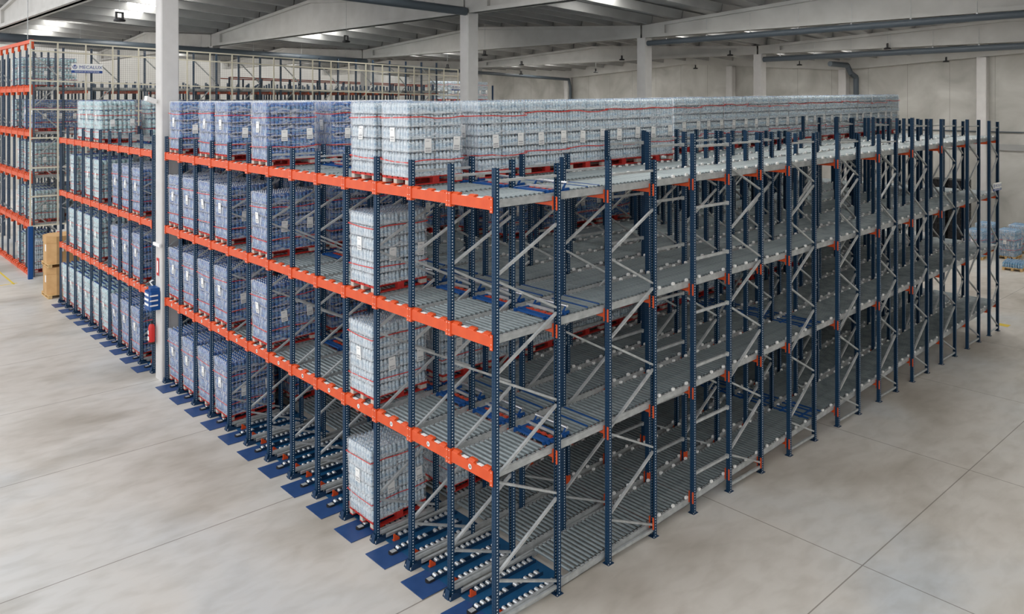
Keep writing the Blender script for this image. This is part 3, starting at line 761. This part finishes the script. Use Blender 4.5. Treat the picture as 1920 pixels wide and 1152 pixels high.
for i in range(3): g.box(-.292, -.275, -.14, .19, .12+i*.14, .18+i*.14, 'white_plastic').box(-.28, -.06, -.25, -.238, .12+i*.14, .16+i*.14, 'white_plastic')
ob('band', g.mesh('band'), t)
ob('grab_ring', MB().cyl((-.05, .2, .6), (-.12, .26, .72), .018, 'white_plastic').cyl((-.12, .26, .72), (-.06, .18, .78), .018, 'white_plastic').mesh('grab_ring'), t)
t = thing('extinguisher_sign', 'narrow red and white fire sign on the column above blue box', 'sign', (CXF-.006, 14.7, 3.0), data=MB().box(-.004, .004, -.09, .09, 0, .5, 'red').box(-.006, -.004, -.05, .05, .08, .42, 'white').mesh('extinguisher_sign'))
t = thing('wall_bracket', 'small white cable clamp on the white column', 'bracket', (CXF-.03, 14.67, 3.85), data=MB().box(-.03, .03, -.27, .27, 0, .09, 'white_plastic').mesh('wall_bracket'))
t = thing('security_camera', 'white camera housing high on the white column', 'camera', (CXF-.05, 14.75, 8.0), (0, .3, .4))
ob('housing', MB().prism([(-.34, -.06), (-.02, -.06), (0, .07), (-.36, .07)], -.06, .06, 'white_plastic', axis=1).mesh('housing'), t)
ob('mount', MB().cyl((-.02, 0, 0), (.1, 0, .02), .03, 'white_plastic').mesh('mount'), t)
# vertical cable by the fence corner
thing('steel_cable', 'thin vertical cable above the left corner of the fence', 'cable', (-.1, 31.9, 10.8), data=MB().cyl((0, 0, 0), (0, 0, 3), .02, 'galv', 6).mesh('steel_cable'))

# ------------------------------------------------------------------ mesh fence and second rack (left background)
FY = 31.9; FD = -.028                      # top line falls away with the roof
fence = thing('mesh_fence', 'tall cream mesh safety fence along the second rack', 'fence', (0, 0, 0))
FPX = [0.0, 1.1]+[1.1+1.17*i for i in range(1, 21)]
def ftop(x): return 10.75+FD*x
for i, x in enumerate(FPX):
    ob('fence_post', MB().box(x-.03, x+.03, FY-.03, FY+.03, 2.37, ftop(x), 'cream').mesh('fence_post'), fence)
    if i+1 < len(FPX):
        x1 = FPX[i+1]; w = MB(); n = int((x1-x)/.1)
        for q in range(1, n+1): xx = x+q*(x1-x)/(n+1); w.box(xx-.003, xx+.003, FY+.04, FY+.046, 2.4, ftop(x)-.02, 'wire')
        z = 2.5
        while z < ftop(x1)-.05: w.box(x, x1, FY+.034, FY+.04, z, z+.006, 'wire'); z += .1
        o_ = ob('wire_mesh', w.mesh('wire_mesh'), fence)
for z in (2.37, 3.7, 5.0, 6.35, 7.65, 8.95, 10.3, None):
    g = MB(); xe = FPX[-1]
    g.bar((0, FY, z+FD*0 if z else ftop(0)), (xe, FY, z+FD*xe*(z/10.7) if z else ftop(xe)), .05, .065, 'cream'); ob('rail', g.mesh('rail'), fence)
ob('corner_post', MB().box(-.09, .09, FY-.09, FY+.09, 0, 2.37, 'blue').mesh('corner_post'), fence)
def sign(loc, rotz, sc, label):
    t = thing('company_sign', label, 'sign', loc, (0, 0, rotz)); t.scale = (sc, sc, sc)
    ob('sign_board', MB().box(-.66, .66, -.01, .01, -.0, .32, 'white').box(-.66, .66, -.012, .01, -.12, 0, 'capblue').mesh('sign_board'), t)
    c = text_mesh('MECALUX', .22, 'capblue', 'lettering'); ob('lettering', c, t, (.16, -.014, .145), (pi/2, 0, 0))
    c = text_mesh('EQUIPOS DE ALMACENAJE', .088, 'white', 'lettering'); ob('lettering', c, t, (0, -.014, -.06), (pi/2, 0, 0))
    g = MB()
    for a in range(10):
        t0, t1 = radians(140+a*26), radians(140+(a+1)*26); g.bar((.085*cos(t0), 0, .085*sin(t0)), (.085*cos(t1), 0, .085*sin(t1)), .004, .028, 'capblue')
    g.box(-.05, .05, -.002, .002, .05, .1, 'capblue').box(-.018, .018, -.002, .002, -.03, .06, 'capblue')
    ob('emblem', g.mesh('emblem'), t, (-.52, -.014, .155))
sign((2.3, FY-.09, 9.45), 0, 1.0, 'white and blue company sign on the fence near its left end')
sign((24.4, FY-.09, 8.8), 0, .75, 'small white and blue company sign behind the grey column')
sign((23.0, -.065, 5.0), 0, .62, 'small company sign on the last frame of the near side')
# second rack frames
R2L = [.12, 2.4, 4.6, 6.6, 8.65]
R2X = [0.2+1.2*i for i in range(20)]
u2 = upright_mesh(10.5, False); u2s = upright_mesh(9.0, False)
b2 = []
for i, z in enumerate((.6, 3.0, 5.4, 7.8)):
    b2.append(MB().bar((.03, 0, z), (1.17, 0, z+1.1), .045, .05, 'galv').mesh('diagonal_brace')); b2.append(MB().bar((1.17, 0, z+1.2), (.03, 0, z+2.3), .045, .05, 'galv').mesh('diagonal_brace'))
R2Y = [32.25, 33.7, 35.15, 36.6, 38.05, 39.5, 40.95]
for r, y in enumerate(R2Y):
    for i in range(0, 20, 2):
        hs = u2 if (r == 0 or (r < 6 and i < 2)) else u2s
        t = thing('storage_rack', 'dark frame of the fenced second rack, %s row behind fence, %s from left' % (ORD[r], ORD[i//2]), 'rack frame', (R2X[i], y, 0), group='second rack frames')
        ob('upright', hs, t); ob('upright', hs, t, (1.2, 0, 0))
        if r < 3:
            for me in (b2 if r == 0 else b2[:6]): ob('diagonal_brace', me, t)
for y in (43.2, 44.65, 46.1, 47.55):
    for i in (0, 2):
        t = thing('storage_rack', 'dark second rack frame at far left edge, %s of four rows, %s back' % (ORD[int((y-43.1)/1.45)], ORD[i//2]), 'rack frame', (R2X[i], y, 0), group='second rack frames')
        ob('upright', u2, t); ob('upright', u2, t, (1.2, 0, 0))
        for me in b2: ob('diagonal_brace', me, t)
for li, z in enumerate(R2L+[10.75]):
    for r in range(6):
        y = R2Y[r]; fb = MB()
        if li < 5:
            fb.box(-.06, 0, .06, 1.39, -.2, -.02, 'orange').box(-.07, .05, -.02, .1, -.34, .12, 'orange').box(-.07, .05, 1.35, 1.47, -.34, .12, 'orange')
            for yy in (.3, .65, 1.0): fb.prism([(-.06, -.02), (-.06, .06), (.1, .12), (.1, -.02)], yy, yy+.16, 'orange', axis=1)
        else: fb.box(-.06, .06, 0, 1.45, -.08, .08, 'orange').box(-.05, .05, -.06, .06, -.35, -.05, 'orange')
        lvl = ['floor', 'second', 'third', 'fourth', 'fifth', 'topmost'][li]
        thing('shelf_beam', 'orange beam on the face of the second rack, %s level, %s bay left of fence' % (lvl, ORD[r]), 'beam', (.15, y, z), group='second rack face beams', data=fb.mesh('beam'))
        if li < 5 and r < 4:
            g = MB().box(.2, 23.9, .12, .16, -.1, .02, 'galv').box(.2, 23.9, 1.29, 1.33, -.1, .02, 'galv').box(.2, 23.9, .16, 1.29, -.02, .02, 'roller')
            for xx in range(1, 11): g.box(xx*2.3, xx*2.3+.05, .02, 1.43, -.26, -.12, 'orange')
            t = thing('roller_lane', 'roller lane inside the second rack, %s level, %s behind the fence' % (lvl, ORD[r]), 'roller conveyor', (.1, y, z), group='second rack lanes')
            ob('lane_bed', g.mesh('lane_bed'), t)
R2P = [(3, 0, 10, 'blue'), (3, 1, 1, 'blue'), (4, 2, 2, 'aqua'), (4, 3, 1, 'aqua'), (2, 0, 3, 'aqua'), (2, 1, 2, 'aqua'), (2, 2, 1, 'aqua'), (1, 0, 1, 'aqua'), (1, 1, 2, 'aqua'), (1, 2, 2, 'aqua'), (0, 0, 1, 'clear'), (0, 1, 1, 'aqua'), (0, 2, 1, 'aqua'), (3, 3, 1, 'aqua')]
for li, r, n, kind in R2P:
    for i in range(n):
        x = .3+i*1.25
        pallet(kind, x, R2Y[r]+.3, R2L[li]+.02, '%s bottle pallet behind the fence, %s level, %s row, %s from left' % (kind, ORD[li], ORD[r], ORD[i]), 'bottle pallets in the second rack', False)
for i in range(4):
    pallet('clear', 26.5+i*1.3, 37.2, 8.0, 'pale bottle pallet high behind the fence near the grey column, %s from left' % ORD[i], 'pallets high in the far rack', False)
    
t = thing('roller_lane', 'high roller lane carrying pale pallets in the far rack by the grey column', 'roller conveyor', (26.2, 37.1, 7.9), group='far rack lanes')
ob('lane_bed', MB().box(0, 6, 0, 1.1, -.12, .09, 'galv').mesh('lane_bed'), t)
for xx in (.1, 2.9, 5.8):
    for yy in (.0, 1.1): ob('upright', MB().box(xx-.05, xx+.05, yy-.05, yy+.05, -7.9, 1.3, 'navy').mesh('upright'), t)
# far rack with red tie rails
for i in range(11):
    x = 15+i*2.3
    g = MB().box(-.05, .05, -.05, .05, 0, 10.0-.02*x, 'navy').mesh('upright')
    t = thing('storage_rack', 'far dark rack post under the red rail, %s from left' % ORD[i], 'rack frame', (x, 46, 0), group='far rack posts')
    ob('upright', g, t); ob('upright', g, t, (0, 3, 0)); ob('upright', g, t, (.8, 1.5, 0))
for y, l in ((46, 'front'), (49, 'rear')):
    thing('tie_rail', 'long thin red tie rail across the far rack, %s one' % l, 'rail', (0, 0, 0), data=MB().bar((15, y, 10.0-.3), (38.4, y, 10.0-.77), .06, .08, 'redmetal').mesh('tie_rail'))

# cartons on pallets beside the fence
def octabin(z, label):
    t = thing('cardboard_box', label, 'box', (-.27, 27.2, z))
    a, b, c = 1.2, 1.2, .3
    poly = [(c, 0), (b-c, 0), (b, c), (b, a-c), (b-c, a), (c, a), (0, a-c), (0, c)]
    poly2 = [(x*1.03-.018, y*1.03-.015) for x, y in poly]
    ob('carton_body', MB().prism(poly, .145, 1.12, 'carton').mesh('carton_body'), t)
    ob('carton_lid', MB().prism(poly2, .98, 1.25, 'carton').mesh('carton_lid'), t)
    ob('paper_label', MB().box(.4, .55, -.006, 0, .62, .9, 'white').mesh('paper_label'), t); ob('paper_label', MB().box(-.006, 0, .4, .56, .62, .9, 'white').mesh('paper_label'), t)
    g = MB()
    for i in range(8): g.box(0, 1.2, i*.155, i*.155+.115, .12, .142, 'wood')
    for x in (0, .53, 1.06):
        for y in (0, .55, 1.1): g.box(x, x+.14, y, y+.1, .022, .1, 'wood')
        g.box(x, x+.14, 0, 1.2, .1, .12, 'wood').box(x, x+.14, 0, 1.2, 0, .022, 'wood')
    ob('pallet', g.mesh('pallet'), t)
octabin(0, 'brown octagonal cardboard bin on a wooden pallet on the floor, lower')
octabin(1.26, 'brown octagonal cardboard bin stacked on top of the other')
t = thing('safety_notice', 'white notice with red print on the grey panel below fence', 'sign', (1.0, FY-.02, 1.75), data=MB().box(0, .45, -.01, 0, 0, .35, 'white').box(.05, .2, -.014, -.01, .08, .28, 'red').mesh('safety_notice'))
M['yellow'] = new_mat('yellow_paint', (.75, .55, .03), .6)
t = thing('warning_notice', 'white notice with yellow triangle beside the cardboard bins', 'sign', (1.05, FY-.02, 1.2), data=MB().box(0, .45, -.01, 0, 0, .33, 'white').prism([(.1, .05), (.35, .05), (.225, .28)], -.014, -.01, 'yellow', axis=1).mesh('warning_notice'))
# yellow floor lines at the far left and near the last post
def fl(x0, y0, x1, y1, w, label): thing('floor_line', label, 'floor marking', (0, 0, 0), data=MB().bar((x0, y0, .003), (x1, y1, .003), w, .004, 'yellow', side=(0, 1, 0) if abs(x1-x0) > abs(y1-y0) else (1, 0, 0)).mesh('floor_line'))
fl(-.75, 31.2, -.75, 44, .08, 'faded yellow floor line along the second rack face')
fl(-4, 31.0, -.6, 31.4, .08, 'faded yellow floor line crossing the aisle at far left')
thing('floor_mark', 'small yellow corner mark beside the last near post', 'floor marking', (24.0, .1, 0), data=MB().box(0, .35, -.2, .2, .001, .004, 'yellow').mesh('floor_mark'))

# ------------------------------------------------------------------ right background: stacks of blue packs, black crates
for i, (x, y, lab) in enumerate([(36.4, 4.5, 'blue bottle stack by the wall, left of the others'), (37.6, 3.4, 'blue bottle stack by the wall, second from left'),
        (39.2, 4.9, 'rear left blue bottle stack against the end wall'), (39.8, 3.5, 'rear middle blue bottle stack against the end wall'), (39.0, 2.2, 'right-hand blue bottle stack cut by the frame edge')]):
    pallet('sky', x, y, 0, lab, 'blue bottle stacks by the wall', False, wooden=True)
t = thing('bottle_pallet', 'single low layer of blue bottle packs on wooden pallet at far right', 'pallet of bottles', (34.7, 2.3, 0), (0, 0, .1))
ob('pallet', PMW, t)
for hx in (0, PD/2+.012): ob('bottle_pack', TY['sky']['top'], t, (hx, 0, .145))
def crate():
    g = MB().box(.06, 1.14, .06, .74, .03, .3, 'black')
    for z in (0, .31): g.box(0, 1.2, 0, .8, z, z+.03, 'black')
    for i in range(7):
        x = i*.193; g.box(x, x+.04, 0, .03, 0, .34, 'black').box(x, x+.04, .77, .8, 0, .34, 'black')
    for i in range(5):
        y = i*.19; g.box(0, .03, y, y+.04, 0, .34, 'black').box(1.17, 1.2, y, y+.04, 0, .34, 'black')
    return g.mesh('crate')
CR = crate()
for s in range(2):
    for k in range(10):
        thing('plastic_crate', 'black slotted plastic crate in the %s stack behind the rack, %s from bottom' % (['left', 'right'][s], ORD[k]), 'crate', (40.2, 7.6-s*1.0, k*.36), group='black crate stacks', data=CR)
print('objects', len(D.objects), 'pallets', npal)
